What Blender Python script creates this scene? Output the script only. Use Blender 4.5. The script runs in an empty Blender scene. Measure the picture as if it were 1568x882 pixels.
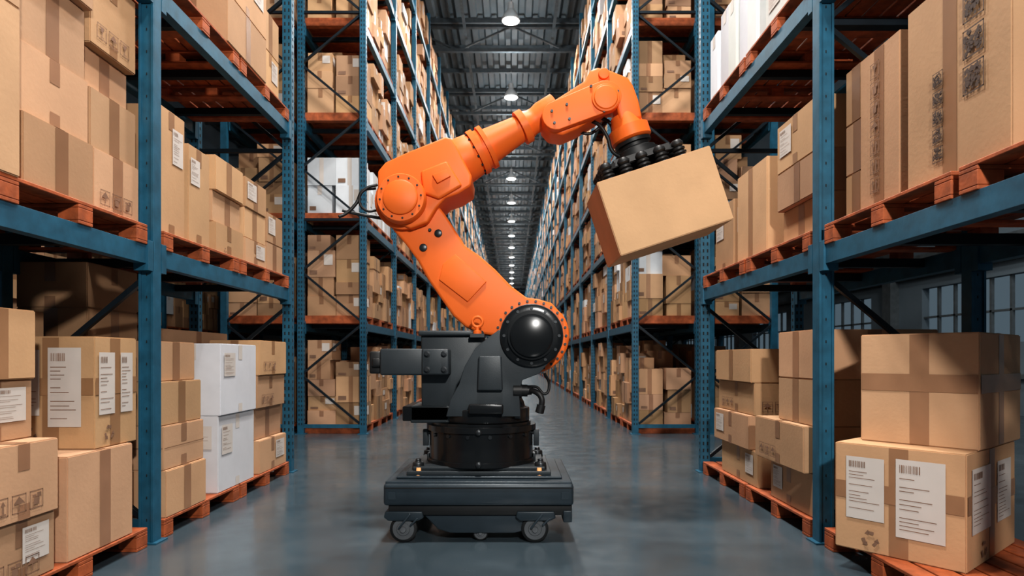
import bpy, bmesh, math, random
from mathutils import Vector, Matrix
random.seed(7)
S=bpy.context.scene
COL=S.collection

# ------------------------------------------------------------------ materials
def mat(name,col,rough=.5,metal=0,var=.0,vscale=6,bump=0,bscale=40,coat=0,emit=None,estr=0,tone=False,rvar=0,spec=.5):
    m=bpy.data.materials.new(name); m.use_nodes=True
    nt=m.node_tree; b=nt.nodes['Principled BSDF']
    b.inputs['Base Color'].default_value=(*col,1)
    b.inputs['Roughness'].default_value=rough
    b.inputs['Metallic'].default_value=metal
    b.inputs['Coat Weight'].default_value=coat
    b.inputs['Specular IOR Level'].default_value=spec
    tc=nt.nodes.new('ShaderNodeTexCoord')
    n=nt.nodes.new('ShaderNodeTexNoise'); n.inputs['Scale'].default_value=vscale; n.inputs['Detail'].default_value=5
    nt.links.new(tc.outputs['Object'],n.inputs['Vector'])
    r=nt.nodes.new('ShaderNodeMapRange'); r.inputs[1].default_value=.3; r.inputs[2].default_value=.7
    r.inputs[3].default_value=1-var; r.inputs[4].default_value=1+var
    nt.links.new(n.outputs['Fac'],r.inputs[0])
    mx=nt.nodes.new('ShaderNodeMix'); mx.data_type='RGBA'; mx.blend_type='MULTIPLY'; mx.inputs[0].default_value=1
    mx.inputs[6].default_value=(*col,1)
    cmb=nt.nodes.new('ShaderNodeCombineColor')
    for i in range(3): nt.links.new(r.outputs[0],cmb.inputs[i])
    nt.links.new(cmb.outputs[0],mx.inputs[7])
    out=mx.outputs[2]
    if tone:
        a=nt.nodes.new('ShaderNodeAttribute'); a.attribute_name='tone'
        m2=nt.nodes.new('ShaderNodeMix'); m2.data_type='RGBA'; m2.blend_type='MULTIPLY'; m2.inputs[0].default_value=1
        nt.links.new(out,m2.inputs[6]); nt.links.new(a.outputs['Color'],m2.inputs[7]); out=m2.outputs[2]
    nt.links.new(out,b.inputs['Base Color'])
    if bump:
        n2=nt.nodes.new('ShaderNodeTexNoise'); n2.inputs['Scale'].default_value=bscale; n2.inputs['Detail'].default_value=4
        nt.links.new(tc.outputs['Object'],n2.inputs['Vector'])
        bp=nt.nodes.new('ShaderNodeBump'); bp.inputs['Strength'].default_value=bump; bp.inputs['Distance'].default_value=.01
        nt.links.new(n2.outputs['Fac'],bp.inputs['Height']); nt.links.new(bp.outputs['Normal'],b.inputs['Normal'])
    if emit:
        b.inputs['Emission Color'].default_value=(*emit,1); b.inputs['Emission Strength'].default_value=estr
    return m
M_card=mat('cardboard',(.53,.335,.205),.75,var=.09,vscale=2.5,bump=.10,bscale=45,tone=True,spec=.25)
M_tape=mat('packing_tape',(.32,.18,.105),.33,var=.08,tone=True)
M_label=mat('paper_label',(.60,.55,.51),.6,var=.04)
M_ink=mat('box_ink',(.07,.045,.035),.7,var=.2)
M_inkb=mat('box_ink_brown',(.22,.125,.08),.7,var=.2)
M_seam=mat('box_seam',(.16,.08,.04),.8)
M_white=mat('white_carton',(.70,.74,.78),.55,var=.04,tone=True)
M_blue=mat('rack_blue_paint',(.020,.110,.180),.42,metal=.1,var=.22,vscale=9,bump=.05)
M_brace=mat('brace_dark_steel',(.010,.018,.026),.45,metal=.3,var=.2)
M_hole=mat('post_slots',(.006,.01,.014),.8)
M_pal=mat('pallet_wood_orange',(.36,.09,.028),.65,var=.35,vscale=12,bump=.2)
M_org=mat('robot_orange_paint',(.83,.165,.024),.5,var=.05,vscale=3,coat=.0,bump=.015,bscale=200,spec=.35)
M_gry=mat('robot_dark_casting',(.034,.043,.050),.45,metal=.15,var=.12,bump=.05,bscale=150)
M_gry2=mat('platform_dark_paint',(.028,.042,.054),.40,metal=.15,var=.12,vscale=8)
M_gls=mat('pedestal_gloss_black',(.020,.022,.024),.22,metal=.4,var=.1)
M_blk=mat('black_rubber',(.009,.010,.011),.5,var=.2)
M_stl=mat('bolt_steel',(.05,.055,.06),.35,metal=.7,var=.1)
M_whl=mat('wheel_grey',(.10,.11,.12),.5,var=.15)
M_amb=mat('amber_beacon',(.9,.45,.2),.3,emit=(1,.5,.2),estr=.3)
M_ceil=mat('ceiling_sheet_metal',(.17,.205,.225),.5,metal=.1,var=.2,vscale=1)
M_truss=mat('truss_steel',(.13,.155,.17),.5,metal=.2,var=.2)
M_wall=mat('wall_panel',(.16,.21,.25),.7,var=.1,vscale=1)
M_lampm=mat('lamp_housing',(.55,.57,.58),.4,metal=.1,var=.1)
M_lampe=mat('lamp_lens',(1,1,1),.4,emit=(1,.98,.94),estr=14)
def concrete():
    m=bpy.data.materials.new('polished_concrete'); m.use_nodes=True; nt=m.node_tree; b=nt.nodes['Principled BSDF']
    tc=nt.nodes.new('ShaderNodeTexCoord')
    n=nt.nodes.new('ShaderNodeTexNoise'); n.inputs['Scale'].default_value=.9; n.inputs['Detail'].default_value=8; n.inputs['Roughness'].default_value=.65
    nt.links.new(tc.outputs['Object'],n.inputs['Vector'])
    cr=nt.nodes.new('ShaderNodeValToRGB'); cr.color_ramp.elements[0].position=.3; cr.color_ramp.elements[1].position=.72
    cr.color_ramp.elements[0].color=(.040,.062,.078,1); cr.color_ramp.elements[1].color=(.076,.102,.120,1)
    nt.links.new(n.outputs['Fac'],cr.inputs[0]); nt.links.new(cr.outputs[0],b.inputs['Base Color'])
    n2=nt.nodes.new('ShaderNodeTexNoise'); n2.inputs['Scale'].default_value=5; n2.inputs['Detail'].default_value=8
    nt.links.new(tc.outputs['Object'],n2.inputs['Vector'])
    r=nt.nodes.new('ShaderNodeMapRange'); r.inputs[1].default_value=.3; r.inputs[2].default_value=.7; r.inputs[3].default_value=.14; r.inputs[4].default_value=.27
    nt.links.new(n2.outputs['Fac'],r.inputs[0]); nt.links.new(r.outputs[0],b.inputs['Roughness'])
    n3=nt.nodes.new('ShaderNodeTexNoise'); n3.inputs['Scale'].default_value=60
    nt.links.new(tc.outputs['Object'],n3.inputs['Vector'])
    bp=nt.nodes.new('ShaderNodeBump'); bp.inputs['Strength'].default_value=.03; bp.inputs['Distance'].default_value=.004
    nt.links.new(n3.outputs['Fac'],bp.inputs['Height']); nt.links.new(bp.outputs['Normal'],b.inputs['Normal'])
    b.inputs['Specular IOR Level'].default_value=.8
    return m
M_floor=concrete()

# ------------------------------------------------------------------ mesh builder
class MB:
    def __init__(s): s.v=[]; s.f=[]; s.m=[]; s.t=[]; s.mats=[]; s.tone=(1,1,1)
    def mi(s,m):
        if m not in s.mats: s.mats.append(m)
        return s.mats.index(m)
    def add(s,vs,fs,m):
        o=len(s.v); s.v+= [tuple(p) for p in vs]; k=s.mi(m)
        for f in fs: s.f.append(tuple(i+o for i in f)); s.m.append(k); s.t.append(s.tone)
    def box(s,x0,x1,y0,y1,z0,z1,m,M=None):
        vs=[Vector(p) for p in ((x0,y0,z0),(x1,y0,z0),(x1,y1,z0),(x0,y1,z0),(x0,y0,z1),(x1,y0,z1),(x1,y1,z1),(x0,y1,z1))]
        if M: vs=[M@p for p in vs]
        s.add(vs,[(0,3,2,1),(4,5,6,7),(0,1,5,4),(1,2,6,5),(2,3,7,6),(3,0,4,7)],m)
    def bar(s,p,q,w,m,h=None):
        p=Vector(p);q=Vector(q);d=q-p;L=d.length
        R=d.to_track_quat('Z','Y').to_matrix().to_4x4(); M=Matrix.Translation(p)@R
        h=h or w
        s.box(-w/2,w/2,-h/2,h/2,0,L,m,M)
    def lathe(s,p,d,prof,m,n=32):
        p=Vector(p); d=Vector(d).normalized(); R=d.to_track_quat('Z','Y').to_matrix()
        vs=[];fs=[]
        for t,r in prof:
            for i in range(n):
                a=2*math.pi*i/n; vs.append(p+R@Vector((r*math.cos(a),r*math.sin(a),t)))
        for k in range(len(prof)-1):
            for i in range(n):
                j=(i+1)%n; fs.append((k*n+i,k*n+j,(k+1)*n+j,(k+1)*n+i))
        fs.append(tuple(reversed(range(n)))); fs.append(tuple((len(prof)-1)*n+i for i in range(n)))
        s.add(vs,fs,m)
    def prism(s,pts,y0,y1,m):
        n=len(pts); vs=[(x,y0,z) for x,z in pts]+[(x,y1,z) for x,z in pts]
        fs=[tuple(range(n)),tuple(reversed(range(n,2*n)))]+[(i,i+n,(i+1)%n+n,(i+1)%n) for i in range(n)]
        s.add(vs,fs,m)
    def obj(s,name,parent=None,bevel=0,smooth=False,seg=2,loc=None):
        me=bpy.data.meshes.new(name); me.from_pydata(s.v,[],s.f)
        for m in s.mats: me.materials.append(m)
        me.polygons.foreach_set('material_index',s.m)
        ca=me.color_attributes.new('tone','FLOAT_COLOR','CORNER')
        buf=[]
        for f,t in zip(s.f,s.t): buf+= [t[0],t[1],t[2],1.0]*len(f)
        ca.data.foreach_set('color',buf)
        bm=bmesh.new(); bm.from_mesh(me); bmesh.ops.recalc_face_normals(bm,faces=bm.faces); bm.to_mesh(me); bm.free()
        if smooth: me.polygons.foreach_set('use_smooth',[True]*len(me.polygons))
        me.update()
        o=bpy.data.objects.new(name,me); COL.objects.link(o)
        if loc: o.location=loc
        if bevel:
            b=o.modifiers.new('bevel','BEVEL'); b.width=bevel; b.segments=seg; b.limit_method='ANGLE'; b.angle_limit=math.radians(35); b.use_clamp_overlap=True
        if smooth:
            e=o.modifiers.new('split','EDGE_SPLIT'); e.split_angle=math.radians(38)
        if parent: o.parent=parent
        return o
def empty(name,loc=(0,0,0)):
    e=bpy.data.objects.new(name,None); e.location=loc; COL.objects.link(e); return e

# ------------------------------------------------------------------ cartons with print, tape, labels
def face_fn(f,w,d,h):
    e=.0018
    def F(u,v,k=1):
        if f=='F': return (-w/2+u*w,-d/2-e*k,v*h)
        if f=='R': return (w/2+e*k,-d/2+u*d,v*h)
        if f=='L': return (-w/2-e*k,d/2-u*d,v*h)
        if f=='B': return (w/2-u*w,d/2+e*k,v*h)
        if f=='T': return (-w/2+u*w,-d/2+v*d,h+e*k)
    return F
def fdim(f,w,d,h): return (w if f in 'FBT' else d, d if f=='T' else h)
def q(mb,F,u0,u1,v0,v1,m,k=1): mb.add([F(u0,v0,k),F(u1,v0,k),F(u1,v1,k),F(u0,v1,k)],[(0,1,2,3)],m)
def label(mb,F,fw,fh,u0,u1,v0,v1,rnd,k=3):
    q(mb,F,u0,u1,v0,v1,M_label,k)
    du=u1-u0; dv=v1-v0
    u=u0+.08*du; ue=u0+.5*du
    while u<ue:
        w=rnd.choice([.010,.02])*du; q(mb,F,u,u+w,v0+.83*dv,v0+.93*dv,M_inkb,k+1); u+=w+rnd.choice([.014,.024])*du
    v=v0+.76*dv
    while v>v0+.08*dv:
        a=u0+.08*du; L=rnd.uniform(.3,.82)*du
        q(mb,F,a,a+L,v-.009*dv,v,M_inkb,k+1); v-=rnd.choice([.05,.06,.11])*dv
def icons(mb,F,fw,fh,u,v,sz,n,rnd,ink,vert=False,bold=False):
    for i in range(n):
        su=sz/fw; sv=sz/fh
        a=u+(0 if vert else i*su*1.25); b=v+(i*sv*1.25 if vert else 0); t=.05
        for (c0,c1,d0,d1) in ((0,1,0,t),(0,1,1-t,1),(0,t,0,1),(1-t,1,0,1)): q(mb,F,a+c0*su,a+c1*su,b+d0*sv,b+d1*sv,ink,4)
        if bold:
            for j in range(60):
                x=rnd.uniform(.12,.88); y=rnd.uniform(.12,.88); r=rnd.uniform(.06,.13); an=rnd.uniform(0,6.28)
                pts=[F(a+(x+r*math.cos(an+z*1.26)*rnd.uniform(.5,1.1))*su,b+(y+r*math.sin(an+z*1.26)*rnd.uniform(.5,1.1))*sv,4+j*.03) for z in range(5)]
                mb.add(pts,[(0,1,2,3,4)],ink)
            continue
        k=rnd.randint(0,3)
        if k==0:
            for x in (.25,.6):
                q(mb,F,a+x*su,a+(x+.12)*su,b+.2*sv,b+.6*sv,ink,4)
                mb.add([F(a+(x-.1)*su,b+.6*sv,4),F(a+(x+.22)*su,b+.6*sv,4),F(a+(x+.06)*su,b+.85*sv,4)],[(0,1,2)],ink)
            q(mb,F,a+.15*su,a+.85*su,b+.1*sv,b+.16*sv,ink,4)
        elif k==1:
            mb.add([F(a+.25*su,b+.85*sv,4),F(a+.75*su,b+.85*sv,4),F(a+.55*su,b+.5*sv,4),F(a+.45*su,b+.5*sv,4)],[(0,1,2,3)],ink)
            q(mb,F,a+.47*su,a+.53*su,b+.2*sv,b+.5*sv,ink,4); q(mb,F,a+.3*su,a+.7*su,b+.15*sv,b+.2*sv,ink,4)
        elif k==2:
            mb.add([F(a+.1*su,b+.5*sv,4),F(a+.5*su,b+.9*sv,4),F(a+.9*su,b+.5*sv,4)],[(0,1,2)],ink)
            q(mb,F,a+.46*su,a+.54*su,b+.15*sv,b+.5*sv,ink,4)
        else:
            q(mb,F,a+.3*su,a+.7*su,b+.2*sv,b+.6*sv,ink,4); q(mb,F,a+.2*su,a+.5*su,b+.65*sv,b+.75*sv,ink,4); q(mb,F,a+.55*su,a+.85*su,b+.62*sv,b+.85*sv,ink,4)
def recycle(mb,F,fw,fh,u,v,sz,ink):
    for i in range(3):
        a=math.radians(90+120*i); 
        def P(r,an): return F(u+r*sz*math.cos(an)/fw, v+r*sz*math.sin(an)/fh,4)
        mb.add([P(.5,a-.65),P(.78,a-.45),P(.78,a+.25),P(.5,a+.3)],[(0,1,2,3)],ink)
        mb.add([P(.38,a+.25),P(.9,a+.2),P(.68,a+.75)],[(0,1,2)],ink)
def carton(x0,x1,y0,y1,z0,z1,deco='',rot=0,white=False,tone=None,name='cardboard_box',M=None,faces='FRL',seed=None):
    rnd=random.Random(seed if seed is not None else int(abs(x0)*1000)*7+int(y0*1000)*13+int(z0*1000)*29)
    w=x1-x0-.006; d=y1-y0-.006; h=z1-z0-.001
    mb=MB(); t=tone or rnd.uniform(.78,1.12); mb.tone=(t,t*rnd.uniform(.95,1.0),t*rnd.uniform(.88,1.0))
    bm=bmesh.new(); bmesh.ops.create_cube(bm,size=1)
    for v in bm.verts: v.co=Vector((v.co.x*w,v.co.y*d,(v.co.z+.5)*h))
    bmesh.ops.bevel(bm,geom=bm.edges[:],offset=.006,segments=2,affect='EDGES')
    bm.verts.index_update()
    mb.add([v.co.copy() for v in bm.verts],[tuple(v.index for v in f.verts) for f in bm.faces],M_white if white else M_card); bm.free()
    tp=M_tape if not white else M_label
    for f in faces:
        F=face_fn(f,w,d,h); fw,fh=fdim(f,w,d,h); tw=.075/fw
        c=.5+rnd.uniform(-.04,.04)
        if 'n' not in deco:
            if 'c' in deco: q(mb,F,.012,.988,.48,.48+.10/fh,tp,2)
            if 'v' in deco or 'c' in deco: q(mb,F,c-tw/2*1.3,c+tw/2*1.3,.01,.99,tp,1)
            else:
                q(mb,F,c-tw/2,c+tw/2,.99-min(.5,.13/fh+.0),.99,tp,1)
                q(mb,F,c-tw/2,c+tw/2,.01,min(.4,.08/fh),tp,1)
        if 's' in deco: q(mb,F,.01,.99,.5-.002/fh,.5+.002/fh,M_seam,2)
        if 'D' in deco:
            if f=='F':
                label(mb,F,fw,fh,.10,.41,.30,.88,rnd,3); label(mb,F,fw,fh,.50,.86,.20,.90,rnd,3)
            else:
                label(mb,F,fw,fh,.08,.44,.30,.86,rnd,3); label(mb,F,fw,fh,.58,.88,.30,.86,rnd,3)
        elif ('l' in deco) and (f!='F' or 'c' in deco or rnd.random()<.6):
            lw=min(.42,rnd.uniform(.16,.24)/fw); u0=.08 if rnd.random()<.5 else .9-lw; lh=min(.56,rnd.uniform(.18,.28)/fh)
            label(mb,F,fw,fh,u0,u0+lw,.93-lh-.06,.93-.06,rnd)
        if 'i' in deco:
            n=3; sz=min(.09,fw/5.0,fh/2.0); icons(mb,F,fw,fh,.12,.12,sz,n,rnd,M_inkb)
        if 'r' in deco: recycle(mb,F,fw,fh,.3,.13,min(.06,fh*.11),M_inkb)
        if 'g' in deco:
            icons(mb,F,fw,fh,.60,.36,.135,4,rnd,M_ink,True,True); icons(mb,F,fw,fh,.30,.10,.075,5,rnd,M_ink,True,True)
        if 'a' in deco:
            icons(mb,F,fw,fh,.3,.10,.09,7,rnd,M_inkb,True)
    F=face_fn('T',w,d,h); q(mb,F,.01,.99,.5-.04/d,.5+.04/d,tp,1)
    q(mb,F,.01,.99,.5-.001/d,.5+.001/d,M_seam,2)
    o=mb.obj(name)
    if M is not None: o.matrix_world=M
    else:
        o.location=((x0+x1)/2,(y0+y1)/2,z0+.0005); o.rotation_euler=(0,0,rot)
    return o

# ------------------------------------------------------------------ room shell
FX=16; CEIL=13.6; YE=114; YB=-7
def plane(name,m,x0,x1,y0,y1,z0,z1):
    mb=MB(); mb.box(x0,x1,y0,y1,z0,z1,m); return mb.obj(name)
plane('floor',M_floor,-FX,FX,YB,YE,-.2,0)
plane('wall_back',M_wall,-FX,FX,YE,YE+.2,0,CEIL)
plane('wall_left',M_wall,-FX-.2,-FX,YB,YE,0,CEIL)
mb=MB(); X=11.0
mb.box(X,X+.2,YB,YE,0,1.6,M_wall); mb.box(X,X+.2,YB,YE,3.1,CEIL,M_wall)
y=YB
while y<YE:
    mb.box(X,X+.2,y,y+2.4,1.6,3.1,M_wall); mb.box(X-.25,X,y+1.0,y+1.4,0,CEIL,M_truss)
    y+=6
for z in (3.4,3.9,.8): mb.box(X-.12,X,YB,YE,z,z+.10,M_truss)
mb.obj('wall_right')
mb=MB(); y=YB
while y<YE-2:
    for k in range(4,10): mb.box(X+.05,X+.12,y+k*.6+.0,y+k*.6+.06,1.6,3.1,M_truss)
    mb.box(X+.05,X+.12,y+2.4,y+6,2.3,2.35,M_truss)
    y+=6
mb.obj('window_1')
mb=MB(); pts=[]; x=-FX
while x<FX: pts+=[(x,0),(x+.2,0),(x+.26,.12),(x+.44,.12),(x+.5,0)]; x+=.5
vs=[];fs=[]
for yy in (YB,YE):
    vs+=[(a,yy,CEIL+b) for a,b in pts]
n=len(pts)
fs=[(i,i+1,n+i+1,n+i) for i in range(n-1)]
mb.add(vs,fs,M_ceil); mb.obj('ceiling')
tm=MB()
zt=CEIL-.1; zb=CEIL-1.0
tm.bar((-FX,0,zt),(FX,0,zt),.16,M_truss); tm.bar((-FX,0,zb),(FX,0,zb),.12,M_truss)
x=-FX; k=0
while x<FX:
    tm.bar((x,0,zb if k%2 else zt),(x+2,0,zt if k%2 else zb),.06,M_truss); x+=2; k+=1
t0=tm.obj('roof_truss',loc=(0,17.4,0))
for i in range(-3,16):
    if i==0: continue
    o=bpy.data.objects.new('roof_truss',t0.data); o.location=(0,17.4+6*i,0); COL.objects.link(o)
pm=MB()
y=YB
while y<YE:
    pm.box(-FX,FX,y,y+.1,CEIL-.18,CEIL-.01,M_truss); y+=2
for x in (-1.7,1.5): pm.bar((x,YB,CEIL-.5),(x,YE,CEIL-.5),.10,M_truss)
pm.obj('ceiling_purlins')
lm=MB()
prof=[(0,.30),(.03,.30),(.12,.27),(.24,.20),(.34,.12),(.38,.10),(.58,.09),(.60,.05)]
lm.lathe((0,0,0),(0,0,1),prof,M_lampm,28)
lm.lathe((0,0,-.03),(0,0,1),[(0,.17),(.02,.26),(.035,.27)],M_lampe,28)
lm.bar((0,0,.5),(0,0,1.1),.02,M_lampm)
l0=None
for i in range(-4,16):
    Y=20.4+6*i
    if Y<0.5: continue
    if l0 is None: l0=lm.obj('pendant_lamp',loc=(-.04,Y,12.1),smooth=True)
    else:
        o=bpy.data.objects.new('pendant_lamp',l0.data); o.location=(-.04,Y,12.1); COL.objects.link(o)
        e=o.modifiers.new('split','EDGE_SPLIT'); e.split_angle=math.radians(38)
    if Y<100:
        L=bpy.data.lights.new('lamp_light','SPOT'); L.energy=1500 if Y<30 else 2100; L.shadow_soft_size=.25; L.color=(1,.955,.90)
        L.spot_size=math.radians(150); L.spot_blend=.5
        lo=bpy.data.objects.new('lamp_light',L); lo.location=(-.04,Y,12.0); COL.objects.link(lo)
        L=bpy.data.lights.new('added_ceiling_fill','POINT'); L.energy=110; L.shadow_soft_size=.2; L.color=(.9,.97,1)  # added fill midway between pendants to lighten the ceiling, no fixture here
        lo=bpy.data.objects.new('added_ceiling_fill',L); lo.location=(-.04,Y+3,11.7); COL.objects.link(lo)

# ------------------------------------------------------------------ racks
def frame(mb,xa,xb,y,top,detail):
    pw=.10; pd=.085
    for x in (xa,xb):
        mb.box(x-pw/2,x+pw/2,y-pd/2,y+pd/2,0.012,top,M_blue)
        mb.box(x-pw/2-.03,x+pw/2+.03,y-pd/2-.03,y+pd/2+.03,0,.012,M_blue)
        if detail:
            z=.15
            while z<min(top,7.5):
                if detail>1:
                    mb.box(x-.004,x+.004,y-pd/2-.002,y-pd/2,z,z+.018,M_hole)
                else:
                    mb.box(x-.030,x-.014,y-pd/2-.003,y-pd/2,z,z+.035,M_hole); mb.box(x+.014,x+.030,y-pd/2-.003,y-pd/2,z,z+.035,M_hole)
                    for sx in (-1,1):
                        mb.box(x+sx*(pw/2)-.002,x+sx*(pw/2)+.002,y-.012,y+.012,z,z+.03,M_hole)
                z+=.15 if detail>1 else .075
            if detail>1:
                for sx in (-.042,.042): mb.box(x+sx-.008,x+sx+.008,y-pd/2-.012,y-pd/2,.012,top,M_blue)
    z=.12; k=0; a,b=(xa,xb)
    mb.box(min(a,b),max(a,b),y-.02,y+.02,.10,.16,M_blue)
    while z<top-1.0:
        p=(a,y,z) if k%2==0 else (b,y,z); r=(b,y,z+.85) if k%2==0 else (a,y,z+.85)
        mb.bar(p,r,.035,M_brace); z+=.85; k+=1
        if k%4==0: mb.bar((a,y,z),(b,y,z),.04,M_brace)
def beams(mb,xa,xb,y0,y1,z):
    for x in (xa,xb):
        mb.box(x-.035,x+.035,y0,y1,z-.125,z,M_blue)
        for yy in (y0,y1-.06): mb.box(x-.05,x+.05,yy,yy+.06,z-.17,z+.03,M_blue)
def crossbars(mb,xa,xb,y0,y1,z):
    n=3
    for i in range(n):
        y=y0+(y1-y0)*(i+.5)/n; mb.box(min(xa,xb)+.04,max(xa,xb)-.04,y-.03,y+.03,z-.07,z-.005,M_brace)
def pallet_geo(mb,x0,x1,y0,y1,z0,simple=False):
    H=.13; W=x1-x0; D=y1-y0
    if simple:
        mb.box(x0,x1,y0,y1,z0+.10,z0+H,M_pal); 
        for i in range(3): mb.box(x0,x1,y0+i*(D-.1)/2,y0+i*(D-.1)/2+.1,z0,z0+.10,M_pal)
        return
    n=8
    for i in range(n):
        c=x0+i*(W-.118)/(n-1); mb.box(c,c+.118,y0,y1,z0+H-.02,z0+H,M_pal)
    for i in range(3):
        yy=y0+i*(D-.12)/2
        mb.box(x0,x1,yy,yy+.12,z0+H-.04,z0+H-.021,M_pal)
        for j in range(3):
            xx=x0+j*(W-.12)/2; mb.box(xx,xx+.12,yy,yy+.12,z0+.02,z0+H-.041,M_pal)
        mb.box(x0,x1,yy,yy+.12,z0,z0+.019,M_pal)
def rbox(bx,x0,x1,y0,y1,z0,z1,aside,near,white=False):
    r=random.random(); wh=r<.06 or white
    t=random.uniform(.62,1.15); bx.tone=(t,t*random.uniform(.94,1),t*random.uniform(.85,1))
    if wh: t=random.uniform(.8,1.05); bx.tone=(t,t,t)
    bx.box(x0,x1,y0,y1,z0,z1,M_white if wh else M_card)
    if near:
        w=x1-x0; d=y1-y0; h=z1-z0; X=x1+.003 if aside>0 else x0-.003
        c=y0+d*random.uniform(.42,.58); tw=.035
        full=random.random()<.4; zz=z0 if full else z1-min(.15,h*.4)
        tp=M_label if wh else M_tape
        bx.add([(X,c-tw,zz),(X,c+tw,zz),(X,c+tw,z1),(X,c-tw,z1)],[(0,1,2,3)],tp)
        c=x0+w*.5; Yf=y0-.003
        bx.add([(c-tw,Yf,zz),(c+tw,Yf,zz),(c+tw,Yf,z1),(c-tw,Yf,z1)],[(0,1,2,3)],tp)
        if random.random()<.25:
            a=y0+d*.1; b=a+d*.33; e=z0+h*.45; g=z0+h*.85; X2=X+(.002 if aside>0 else -.002)
            bx.add([(X2,a,e),(X2,b,e),(X2,b,g),(X2,a,g)],[(0,1,2,3)],M_label)
            a=x0+w*.6; b=x0+w*.92
            bx.add([(a,Yf-.002,e),(b,Yf-.002,e),(b,Yf-.002,g),(a,Yf-.002,g)],[(0,1,2,3)],M_label)
        if random.random()<.4:
            a=x0+w*.08; b=x0+w*.35; e=z0+h*.1; g=z0+h*.25
            bx.add([(a,Yf-.002,e),(b,Yf-.002,e),(b,Yf-.002,g),(a,Yf-.002,g)],[(0,1,2,3)],M_inkb)
def fill(bx,xa,xb,y0,y1,z,hmax,near,two,white=False):
    s=1 if xa>xb else -1
    if white: hmax=.92
    rows=[(0,.48),(.5,.95)] if two else [(0,.62)]
    for (r0,r1) in rows:
        y=y0
        while y<y1-.2:
            d=random.uniform(.28,.62); d=min(d,y1-y)
            tot=random.uniform(.6,1)*hmax; zz=z
            while zz<z+tot-.15:
                h=random.uniform(.2,.48); h=min(h,z+hmax-zz)
                if white: h=.46
                j=random.uniform(0,.12); fx=xa-s*(r0+j)+s*.03; bxk=xa-s*r1
                x0,x1=min(fx,bxk),max(fx,bxk)
                jy=random.uniform(0,.04)
                rbox(bx,x0,x1,y+jy,y+d-.01,zz,zz+h-.003,s,near,white)
                zz+=h
            y+=d+random.uniform(0,.04)
def row(nm,xa,xb,y0,nb,levels,top,bay=2.7,two_n=1,near_n=8,low=False):
    st=MB(); pl=MB(); bx=MB()
    for i in range(nb+1): frame(st,xa,xb,y0+i*bay,top,1 if (i<3 and not low) else 0)
    for i in range(nb):
        a=y0+i*bay+.045; b=y0+(i+1)*bay-.045
        for k,z in enumerate(levels):
            if z>0:
                beams(st,xa,xb,a,b,z)
                if i<4: crossbars(st,xa,xb,a,b,z)
            nz=levels[k+1] if k+1<len(levels) else top+.1
            x0,x1=min(xa,xb),max(xa,xb)
            for j in range(2):
                p0=a+.04+j*1.27; pallet_geo(pl,x0+.0,x1,p0,p0+1.22,z,simple=True)
            fill(bx,xa,xb,a+.05,b-.05,z+.131,nz-z-.36,i<near_n,i<two_n,white=(nm=='l' and i==0 and k==2))
    st.obj('pallet_rack'); pl.obj('pallet_stock'); bx.obj('cardboard_box_stock')
LV=[0,1.82,3.52,5.18,6.75,8.35,9.95]
row('l',-2.44,-3.46,10.4,36,LV,11.3,two_n=3,near_n=14)
row('r',2.02,3.06,10.4,36,LV,11.3,two_n=3,near_n=14)
row('l2',-4.72,-3.66,10.4,6,LV[:5],8.2,two_n=1,low=True)
row('r2',4.3,3.26,10.4,6,LV[:5],8.2,two_n=1,low=True)
row('l3',-7.6,-8.6,3.0,6,LV[:4],6.6,two_n=0,low=True)

FY=[1.6,4.3,6.95]
for xa,xb in ((-2.455,-3.47),(2.11,3.13)):
    st=MB()
    for y in FY: frame(st,xa,xb,y,6.4,2 if y<5 else 1)
    for a,b in ((1.65,4.25),(4.35,6.90)):
        for z in (2.0,3.8,5.6):
            beams(st,xa,xb,a,b,z); crossbars(st,xa,xb,a,b,z)
    st.obj('pallet_rack',bevel=.003,seg=1)
    e=1 if xa>0 else -1
    x0,x1=min(xa-.045*e,xb),max(xa-.045*e,xb)
    for z in (0,2.0,3.8,5.6):
        for p0 in (1.72,2.98,4.39,5.64):
            pb=MB(); pallet_geo(pb,x0,x1,p0,p0+1.21,z); pb.obj('wooden_pallet',bevel=.003,seg=1)
B0=.13; B1=2.13; B2=3.93
def stack(x0,x1,y0,y1,zs,decos,f,jx=None,**k):
    for i in range(len(zs)-1):
        d=decos[i%len(decos)]; dx=(jx[i] if jx else 0)
        wh='w' in d
        carton(x0+dx,x1+dx,y0,y1,zs[i],zs[i+1],d.replace('w',''),white=wh,faces='F'+f,**k)
# LEFT bottom
stack(-3.05,-2.42,3.45,4.05,[B0,.71],['v'],'R')
stack(-3.00,-2.45,3.72,4.14,[.71,1.377],['Dcr'],'R')
stack(-2.95,-2.40,2.86,3.36,[B0,.45,.83,1.14,1.50],['li','i','l','v'],'R',jx=[-.02,0,-.14,-.12])
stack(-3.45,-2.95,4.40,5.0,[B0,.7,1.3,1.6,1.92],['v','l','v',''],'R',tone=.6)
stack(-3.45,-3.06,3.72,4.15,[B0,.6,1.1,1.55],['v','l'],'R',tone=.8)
stack(-2.93,-2.41,4.42,5.0,[B0,.46,.77,1.08,1.37],['v','s','v','v'],'R',jx=[.0,-.02,-.04,-.09])
stack(-2.93,-2.41,5.22,5.95,[B0,.77,1.37],['wl','wl'],'R',jx=[-.01,.01])
stack(-2.93,-2.44,6.08,6.80,[B0,.45,.76,1.08,1.42],['l','v','i','i'],'R',jx=[.02,-.04,.0,.02])
stack(-3.45,-2.96,5.3,6.6,[B0,.6,1.0,1.5],['v','l'],'R')
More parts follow.
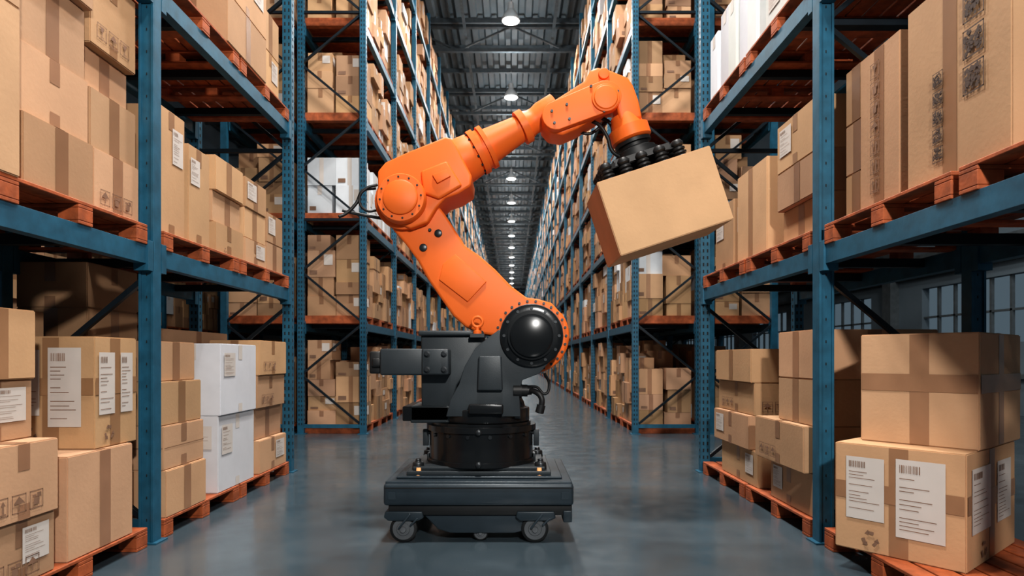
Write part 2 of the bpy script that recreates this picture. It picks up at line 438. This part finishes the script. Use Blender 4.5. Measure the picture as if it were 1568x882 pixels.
# LEFT mid
stack(-3.1,-2.40,2.5,3.10,[B1,2.95,3.6],['n','v'],'R')
stack(-3.05,-2.47,3.16,3.70,[B1,2.49,2.86,3.27,3.62],['v','','v','l'],'R',jx=[.03,.0,-.02,.03])
stack(-3.05,-2.49,3.74,4.20,[B1,2.50,2.86,3.12,3.60],['vi','v','v','i'],'R',jx=[.02,.0,-.06,.0])
stack(-3.05,-2.46,4.42,4.77,[B1,3.03],['l'],'R')
stack(-3.0,-2.45,4.80,5.14,[B1,2.88],['l'],'R')
stack(-2.95,-2.44,5.22,5.76,[B1,2.38,2.64,2.93],['r','v','v'],'R',jx=[0,-.03,0])
stack(-2.95,-2.44,5.80,6.30,[B1,2.36,2.64,2.92],['l','v','vl'],'R',jx=[0,-.01,0])
stack(-2.95,-2.46,6.36,6.80,[B1,2.42,2.72],['v','l'],'R')
stack(-3.45,-3.07,4.5,6.7,[B1,2.5,2.9],['v','l'],'R')
# LEFT top
stack(-3.0,-2.40,5.35,6.2,[B2,4.35,4.9],['v','l'],'R')
stack(-3.0,-2.5,6.3,6.8,[B2,4.4,4.8],['l','v'],'R')
# RIGHT bottom
def rotcarton(nx,ny,w,d,ang,z0,z1,deco):
    c=Vector((nx,ny))+Vector((-math.cos(ang),math.sin(ang)))*w/2+Vector((math.sin(ang),math.cos(ang)))*d/2
    carton(c.x-w/2,c.x+w/2,c.y-d/2,c.y+d/2,z0,z1,deco,rot=-ang,faces='FR')
A=math.radians(51)
rotcarton(2.35,3.27,.67,.90,A,B0,.75,'Dcr')
rotcarton(2.50,3.38,.61,.80,A,.75,1.39,'c')
stack(2.10,2.95,4.42,5.15,[B0,.44],['l'],'L')
stack(2.03,2.90,4.42,5.30,[.44,.77],['i'],'L')
stack(2.10,2.98,4.42,5.00,[.77,1.10,1.45],['v','v'],'L')
stack(2.10,2.7,5.42,6.35,[B0,.44],['l'],'L')
stack(2.07,2.65,5.55,6.50,[.44,.74,1.03,1.33],['l','i','v'],'L',jx=[0,.05,.02])
stack(2.75,3.1,5.6,6.5,[B0,.7,1.3],['v','v'],'L')
# RIGHT mid
stack(2.13,2.75,2.70,3.42,[B1,3.10],['gv'],'L')
stack(2.14,2.62,3.50,3.90,[B1,3.07],['av'],'L')
stack(2.22,2.72,3.95,4.22,[B1,2.45,2.78,3.14],['v','v','v'],'L')
stack(2.14,2.70,4.42,5.12,[B1,2.42,2.72,3.10],['v','v','l'],'L',jx=[.05,0,.0])
stack(2.15,2.65,5.35,6.05,[B1,2.96],['v'],'L')
stack(2.15,2.6,6.15,6.70,[B1,2.80],['l'],'L')
stack(2.8,3.1,4.5,6.6,[B1,2.7],['v'],'L')
# RIGHT top: white boxes
for i,(a,b,h) in enumerate(((5.5,5.72,.85),(5.75,5.97,.85),(6.0,6.22,.78),(6.25,6.5,.82),(6.53,6.78,.7))):
    carton(2.12+.02*(i%2),2.6,a,b,B2,B2+h,'',white=True,faces='FL')
stack(2.12,2.7,4.5,5.3,[B2,4.4],['wl'],'L')

# ------------------------------------------------------------------ ROBOT
def W(u,v,y): return Vector(((u-784)*y/970,y,1.25+(548-v)*y/970))
def PZ(pts,y): return [(W(u,v,y).x,W(u,v,y).z) for u,v in pts]
def arcp(cu,cv,r,a0,a1,n):
    return [(cu+r*math.cos(math.radians(a0+(a1-a0)*i/n)),cv-r*math.sin(math.radians(a0+(a1-a0)*i/n))) for i in range(n+1)]
rob=empty('industrial_robot_arm')
def part(name,fn,bevel=.012,smooth=True,seg=3,parent=rob):
    mb=MB(); fn(mb); return mb.obj(name,parent=parent,bevel=bevel,smooth=smooth,seg=seg)
CX=-.23; CY=4.75
def f(mb):
    mb.box(CX-.50,CX+.50,4.38,5.12,.436,.466,M_gry)
    mb.box(CX-.46,CX+.46,4.41,5.09,.466,.492,M_gry)
    for sx in (-.43,.43):
        for y in (4.46,5.04):
            mb.lathe((CX+sx,y,.466),(0,0,1),[(0,.045),(.05,.04),(.055,.02),(.075,.02)],M_stl,16)
part('base_plate',f,.006)
def f(mb):
    mb.lathe((CX,CY,.49),(0,0,1),[(0,.40),(.03,.40),(.0305,.385),(.235,.385),(.2355,.405),(.275,.405),(.2755,.37),(.295,.37)],M_gls,64)
    for k in range(16):
        a=k*math.pi/8+.2; mb.lathe((CX+.385*math.cos(a),CY+.385*math.sin(a),.70),(math.cos(a),math.sin(a),0),[(0,.014),(.012,.014)],M_stl,10)
part('pedestal',f,0)
def f(mb):
    for z in (.512,.735):
        mb.lathe((CX,CY-.38,z),(0,-1,0),[(0,.022),(.03,.022),(.035,.012)],M_stl,12)
        mb.box(CX-.40,CX-.385,CY-.05,CY+.05,z-.03,z+.03,M_gry); mb.box(CX+.385,CX+.405,CY-.05,CY+.05,z-.03,z+.03,M_gry)
    for sx in (-.41,.41): mb.box(CX+sx-.02,CX+sx+.02,CY-.06,CY-.02,.60,.72,M_gry)
part('pedestal_fittings',f,.004)
def f(mb):
    mb.lathe((CX+.02,CY,.785),(0,0,1),[(0,.34),(.10,.34),(.1005,.31),(.14,.30),(.19,.27),(.24,.22)],M_gls,64)
    mb.box(-.78,-.35,4.50,5.0,.80,.905,M_gls)
part('turntable',f,.01)
SH=(814,514)
def cheek(y):
    return PZ([(683,638),(690,612),(703,588),(712,560),(728,533),(750,515),(764,505)]+arcp(SH[0],SH[1],49,170,-58,16)+[(826,572),(800,582),(795,600),(797,638)],y)
def f(mb):
    mb.prism(cheek(4.44),4.44,4.59,M_gry); mb.prism(cheek(4.9),4.90,5.02,M_gry)
part('column_casting',f,.018)
def f(mb):
    mb.prism(PZ([(690,640),(697,600),(712,575),(740,580),(795,585),(797,640)],4.6),4.5,5.0,M_gry)
    mb.box(-.30,-.06,4.36,4.44,.86,.93,M_gls)
    mb.prism(PZ([(733,545),(768,545),(770,598),(731,598)],4.42),4.395,4.45,M_gry)
part('column_foot',f,.012)
def f(mb):
    p=W(SH[0],SH[1],4.40)
    mb.lathe((p.x,4.46,p.z),(0,-1,0),[(0,.218),(.045,.218),(.05,.210),(.0501,.170),(.075,.168),(.0755,.150),(.095,.149),(.105,.128)],M_gls,56)
    for k in range(12):
        a=k*math.pi/6; mb.lathe((p.x+.192*math.cos(a),4.412,p.z+.192*math.sin(a)),(0,-1,0),[(0,.011),(.01,.011)],M_stl,8)
part('shoulder_motor_cover',f,0)
def f(mb):
    mb.prism(PZ([(644,508),(738,508),(742,530),(700,590),(690,625),(645,625)],4.55),4.56,4.98,M_gry)
    mb.prism(PZ([(640,506),(740,506),(740,514),(640,514)],4.52),4.52,5.0,M_gry)
    mb.box(W(628,0,4.5).x,W(688,0,4.5).x,4.5,4.9,W(0,648,4.5).z,W(0,622,4.5).z,M_gry)
part('balancer_housing',f,.012)
def f(mb):
    a=W(585,554,4.5); 
    mb.box(a.x,W(650,0,4.5).x,4.42,4.62,W(0,574,4.5).z,W(0,534,4.5).z,M_gry)
    mb.box(W(567,0,4.5).x,a.x,4.46,4.58,W(0,572,4.5).z,W(0,538,4.5).z,M_blk)
    mb.box(W(572,0,4.5).x,W(586,0,4.5).x,4.43,4.46,W(0,562,4.5).z,W(0,548,4.5).z,M_blk)
    mb.box(W(646,0,4.42).x,W(688,0,4.42).x,4.40,4.60,W(0,574,4.42).z,W(0,534,4.42).z,M_gry)
part('drive_motor',f,.014)
def f(mb):
    for u in (654,680):
        for v in (542,566):
            p=W(u,v,4.40); mb.lathe((p.x,4.402,p.z),(0,-1,0),[(0,.022),(.012,.022),(.013,.013),(.03,.013)],M_stl,12)
part('motor_bolts',f,0)
def f(mb):
    o=[(592,330),(602,352),(622,375),(640,400),(655,428),(677,460),(694,484),(712,500),(735,511),(757,514)]+arcp(SH[0],SH[1],58,185,395,26)+[(858,478),(845,464),(826,458),(806,455),(783,438),(758,412),(733,390),(712,376),(697,352),(680,326),(664,306),(640,285),(605,285)]
    mb.prism(PZ(o,4.62),4.62,4.88,M_org)
part('lower_arm',f,.022)
def f(mb):
    mb.prism(PZ([(697,389),(745,431),(716,462),(672,428),(678,404)],4.60),4.606,4.625,M_org)
part('lower_arm_cover',f,.005)
def f(mb):
    for u,v,r in ((648,379,.028),(671,357,.028),(658,352,.012)):
        p=W(u,v,4.61); mb.lathe((p.x,4.622,p.z),(0,-1,0),[(0,r),(.012,r),(.016,r*.7)],M_stl,20)
    for k in range(26):
        a=2*math.pi*k/26; p=W(SH[0]+53*math.cos(a),SH[1]+53*math.sin(a),4.61)
        mb.lathe((p.x,4.624,p.z),(0,-1,0),[(0,.010),(.014,.010)],M_stl,8)
part('arm_bolts',f,0)
def f(mb):
    p=W(731,493,4.5); y=4.50
    n=24;m=10
    vs=[];fs=[]
    for i in range(n):
        a=2*math.pi*i/n
        for j in range(m):
            b=2*math.pi*j/m; r=.036+.011*math.cos(b); vs.append((p.x+r*math.cos(a),y+.011*math.sin(b),p.z+r*math.sin(a)))
            fs.append((i*m+j,((i+1)%n)*m+j,((i+1)%n)*m+(j+1)%m,i*m+(j+1)%m))
    mb.add(vs,fs,M_org); mb.lathe((p.x,y,p.z-.085),(0,0,1),[(0,.03),(.02,.03),(.025,.014),(.05,.014)],M_org,14)
    mb.box(p.x-.05,p.x+.05,y-.03,y+.1,p.z-.11,p.z-.084,M_gry)
part('lifting_eye',f,0)
EL=(612,299)
def f(mb):
    p=W(EL[0]-1,EL[1],4.42)
    mb.lathe((p.x,4.64,p.z),(0,-1,0),[(0,.205),(.06,.205),(.065,.200),(.0655,.178),(.15,.174),(.165,.165),(.1655,.125),(.18,.122),(.188,.11)],M_org,56)
    p2=W(EL[0],EL[1]+6,4.66); mb.lathe((p2.x,4.90,p2.z),(0,1,0),[(0,.19),(.08,.18),(.1,.12)],M_org,40)
part('elbow_drive',f,0)
def f(mb):
    p=W(EL[0]-1,EL[1],4.42)
    for k in range(12):
        a=2*math.pi*k/12+.1; mb.lathe((p.x+.146*math.cos(a),4.476,p.z+.146*math.sin(a)),(0,-1,0),[(0,.007),(.008,.007)],M_stl,8)
part('elbow_bolts',f,0)
def f(mb):
    o=[(578,262),(590,248),(625,232),(682,209),(691,211),(700,226),(722,268),(721,284),(702,296),(682,303),(668,318),(655,340),(628,350),(600,338),(584,315),(578,295)]
    mb.prism(PZ(o,4.55),4.55,4.96,M_org)
    mb.prism(PZ([(644,262),(684,246),(708,284),(672,305),(648,296)],4.53),4.520,4.56,M_org)
part('elbow_housing',f,.016)
def f(mb):
    mb.prism(PZ([(662,268),(684,260),(690,270),(670,281)],4.51),4.500,4.53,M_org)
part('housing_plate',f,.003)
Ya=4.74
pA=W(690,257,Ya); pB=W(845,170,Ya); D=(pB-pA); k=Ya/970
def f(mb):
    prof=[(0,34),(14,36),(40,33),(44,31),(44.2,35),(53,35),(53.2,31),(60,31),(60.2,34),(67,34),(67.2,27),(78,25.5),(118,20.5),(122,20),(122.3,26),(133,26),(133.3,22),(142,19),(150,19),(160,22),(185,23)]
    mb.lathe(pA,D,[(a*k,r*k) for a,r in prof],M_org,48)
part('forearm',f,0)
def f(mb):
    d=D.normalized(); R=d.to_track_quat('Z','Y').to_matrix()
    for (t,r,n) in ((44,32.5,14),(125,24,12)):
        for i in range(n):
            a=2*math.pi*i/n; c=pA+R@Vector((r*k*math.cos(a),r*k*math.sin(a),t*k-.012)); mb.lathe(c,d,[(0,.009),(.025,.009)],M_stl,8)
part('forearm_bolts',f,0)
def f(mb):
    o=[(829,176),(834,162),(850,152),(895,123),(904,107),(915,102),(935,107),(962,118),(970,130),(978,152),(984,180),(950,187),(944,160),(935,163),(915,178),(885,196),(862,206),(842,203),(830,190)]
    mb.prism(PZ(o,4.62),4.62,4.87,M_org)
part('wrist_housing',f,.02)
def f(mb):
    o=arcp(852,176,22,120,300,10)+arcp(928,146,24,-60,120,12)
    mb.prism(PZ(o,4.56),4.565,4.63,M_org)
    p=W(928,148,4.54); mb.lathe((p.x,4.57,p.z),(0,-1,0),[(0,.10),(.02,.10),(.0205,.085),(.03,.083)],M_org,36)
    mb.lathe((W(925,112,4.6).x,4.62,W(925,112,4.6).z),(0,-1,0),[(0,.04),(.02,.04)],M_org,20)
part('wrist_cover',f,.010)
def f(mb):
    for u,v in ((845,170),(849,188),(868,160),(872,182),(905,132),(925,170),(946,140)):
        p=W(u,v,4.56); mb.lathe((p.x,4.567,p.z),(0,-1,0),[(0,.010),(.014,.010)],M_stl,8)
part('wrist_bolts',f,0)
TH=math.radians(18.2); nrm=Vector((math.sin(TH),0,-math.cos(TH))); ax=Vector((math.cos(TH),0,math.sin(TH)))
YG=4.72
topmid=Vector((.98,4.70,2.604))
gc=topmid+Vector((0,YG-4.70,0))
def along(h): return gc-nrm*h
def f(mb):
    mb.lathe(along(.47),nrm,[(0,.10),(.06,.115),(.10,.125),(.1005,.150),(.185,.150),(.20,.13)],M_org,44)
part('wrist_flange',f,0)
def f(mb):
    mb.lathe(along(.285),nrm,[(0,.10),(.02,.10),(.0205,.135),(.045,.135),(.0455,.11),(.07,.11),(.09,.15),(.115,.15),(.1155,.17),(.15,.17),(.1505,.12),(.17,.12)],M_blk,40)
    M=Matrix.Translation(along(.115))@Matrix.Rotation(-TH,4,'Y')
    mb.box(-.22,.20,-.17,.17,-.02,.025,M_blk,M)
    for i in range(5):
        for j in (-.17,-.06,.06,.17):
            c=along(.0)+ax*(-.29+i*.135)+Vector((0,j,0))
            mb.bar(along(.11)+Vector((0,j*.8,0))+ax*(-.15+i*.075),c-nrm*.10,.035,M_blk)
            mb.lathe(c-nrm*.135,nrm,[(0,.03),(.02,.045),(.035,.045),(.05,.032),(.06,.046),(.072,.046),(.08,.034),(.09,.05),(.10,.05),(.106,.038),(.133,.062)],M_blk,18)
part('suction_gripper',f,0)
def curve(name,pts,r,m,parent=rob):
    c=bpy.data.curves.new(name,'CURVE'); c.dimensions='3D'; c.bevel_depth=r; c.bevel_resolution=4
    s=c.splines.new('BEZIER'); s.bezier_points.add(len(pts)-1)
    for b,p in zip(s.bezier_points,pts): b.co=p; b.handle_left_type=b.handle_right_type='AUTO'
    c.materials.append(m); o=bpy.data.objects.new(name,c); COL.objects.link(o); o.parent=parent; return o
def f(mb):
    p=W(786,598,4.48); mb.lathe(p,(1,0,0),[(0,.055),(.06,.055),(.0605,.042),(.10,.042),(.1005,.032),(.13,.030)],M_blk,20)
    mb.lathe(W(829,620,4.42),(-.25,0,-1),[(0,.018),(.002,.030),(.055,.030),(.06,.022)],M_blk,16)
part('cable_connector',f,0)
curve('shoulder_cable_1',[W(808,598,4.48),W(820,600,4.44),W(829,609,4.42),W(829,624,4.42)],.020,M_blk)
curve('shoulder_cable_2',[W(808,592,4.52),W(822,593,4.5),W(835,603,4.48),W(841,590,4.5),W(834,572,4.56)],.010,M_blk)
curve('elbow_cable_1',[W(575,288,4.7),W(556,292,4.66),W(545,312,4.64),W(528,328,4.62),W(519,332,4.6)],.012,M_blk)
curve('elbow_cable_2',[W(578,322,4.7),W(560,322,4.66),W(550,305,4.64),W(562,288,4.64),W(578,283,4.66)],.010,M_blk)
curve('elbow_cable_3',[W(588,335,4.7),W(560,330,4.7),W(540,326,4.66),W(524,322,4.64)],.012,M_blk)
curve('wrist_cable_1',[W(905,185,4.7),W(918,192,4.66),W(930,210,4.66),W(938,232,4.66),W(955,243,4.68)],.014,M_blk)
curve('wrist_cable_2',[W(915,178,4.78),W(935,190,4.8),W(940,215,4.8),W(960,235,4.76)],.014,M_blk)
curve('wrist_cable_3',[W(880,197,4.8),W(900,205,4.8),W(915,198,4.8),W(930,185,4.8)],.012,M_blk)

# mobile platform
agv=empty('mobile_robot_platform')
def P2(name,fn,bevel=.01,smooth=True): return part(name,fn,bevel,smooth,3,agv)
AX0,AX1=-.865,.415; AY0,AY1=4.25,5.25
def f(mb):
    mb.box(AX0,AX1,AY0,AY1,.255,.405,M_gry2)
P2('body_shell',f,.022)
def f(mb):
    mb.box(AX0+.01,AX1-.01,AY0+.02,AY1-.02,.395,.418,M_gry2)
    mb.box(AX0+.07,AX1-.07,AY0+.10,AY1-.10,.418,.436,M_gry2)
P2('deck',f,.008)
def f(mb):
    mb.box(AX0+.01,AX1-.01,AY0-.004,AY0+.02,.372,.380,M_blk)
    for x in (AX0+.035,AX1-.085):
        mb.box(x,x+.05,AY0-.006,AY0+.01,.30,.35,M_gry2)
P2('body_trim',f,0,False)
def f(mb):
    mb.box(AX0+.03,AX1-.01,AY0+.03,AY1-.03,.185,.257,M_blk)
    mb.prism([(-.60,.185),(.16,.185),(.11,.085),(.02,.06),(-.42,.06),(-.50,.085)],AY0+.05,AY1-.05,M_gry2)
    for cx in (-.735,.155):
        mb.prism([(cx-.12,.215),(cx+.13,.215),(cx+.14,.17),(cx+.10,.15),(cx-.10,.15),(cx-.13,.175)],AY0+.015,AY0+.16,M_gry2)
    mb.box(AX1-.07,AX1-.01,AY0+.02,AY0+.2,.14,.22,M_gry2)
P2('chassis',f,.008)
def wheel(mb,x,y,r,w):
    mb.lathe((x,y+w/2,r),(0,-1,0),[(0,r*.9),(.006,r),(w-.006,r),(w,r*.88)],M_blk,36)
    mb.lathe((x,y-w/2,r),(0,-1,0),[(0,r*.80),(.004,r*.78),(.005,r*.5),(.012,r*.45),(.013,r*.25),(.025,r*.2)],M_whl,32)
def f(mb):
    for x in (-.735,.155):
        wheel(mb,x,AY0+.06,.092,.05); wheel(mb,x,AY1-.10,.092,.05)
    wheel(mb,-.215,AY0+.10,.055,.04)
P2('wheels',f,0)
def f(mb):
    for x in (-.735,.155):
        mb.bar((x-.03,AY0+.018,.10),(x+.05,AY0+.018,.20),.03,M_gry2,.012); mb.bar((x+.05,AY0+.018,.12),(x+.10,AY0+.018,.17),.02,M_gry2,.012)
P2('caster_brackets',f,.003)
def f(mb):
    for x in (CX-.42,CX+.42):
        mb.lathe((x,AY0+.16,.436),(0,0,1),[(0,.03),(.015,.03),(.02,.018),(.05,.015)],M_amb,16)
P2('marker_lights',f,0)

Wd,Hd,Dd=.836,.54,.60
Mx=Matrix.Translation(topmid)@Matrix.Rotation(-TH,4,'Y')@Matrix.Translation((0,0,-Hd-.004))
carton(-Wd/2,Wd/2,-Dd/2,Dd/2,0,Hd,'n',faces='F',M=Mx,tone=1.14,name='cardboard_box')

# ------------------------------------------------------------------ lights
def area(name,loc,target,size,energy,col=(1,.955,.90)):
    L=bpy.data.lights.new(name,'AREA'); L.energy=energy; L.size=size; L.color=col; L.shape='DISK'
    o=bpy.data.objects.new(name,L); o.location=loc
    o.rotation_euler=(Vector(target)-Vector(loc)).to_track_quat('-Z','Y').to_euler(); COL.objects.link(o)
area('added_area_light',(1.1,-2.0,3.9),(-.3,5,1.2),.3,310)  # added key light behind the camera, not a warehouse fixture
area('added_area_light',(.2,3.0,8.0),(.2,4.6,1.0),.5,330)  # added overhead light for shadows below robot and held box, off the lamp row
area('added_area_light',(7.5,10,9),(9,14,2),.6,160)  # added light to brighten the right wall and side aisle, no fixture
area('added_area_light',(0,8.7,9.5),(0,9.0,0),.6,300)  # added area light above the cross aisle, no fixture modelled

w=bpy.data.worlds.new('sky'); S.world=w; w.use_nodes=True
bg=w.node_tree.nodes['Background']; bg.inputs[0].default_value=(.55,.75,.9,1); bg.inputs[1].default_value=.14

cam=bpy.data.cameras.new('camera'); co=bpy.data.objects.new('camera',cam); COL.objects.link(co)
co.location=(0,0,1.25); co.rotation_euler=(math.radians(90),0,0)
cam.sensor_width=36; cam.lens=970/1568*36; cam.shift_y=107/1568; cam.clip_end=300; cam.clip_start=.05
cam.dof.use_dof=True; cam.dof.focus_distance=4.4; cam.dof.aperture_fstop=2.8
S.camera=co
S.view_settings.view_transform='Standard'
try: S.view_settings.look='Medium High Contrast'
except Exception as ex: print('look',ex)
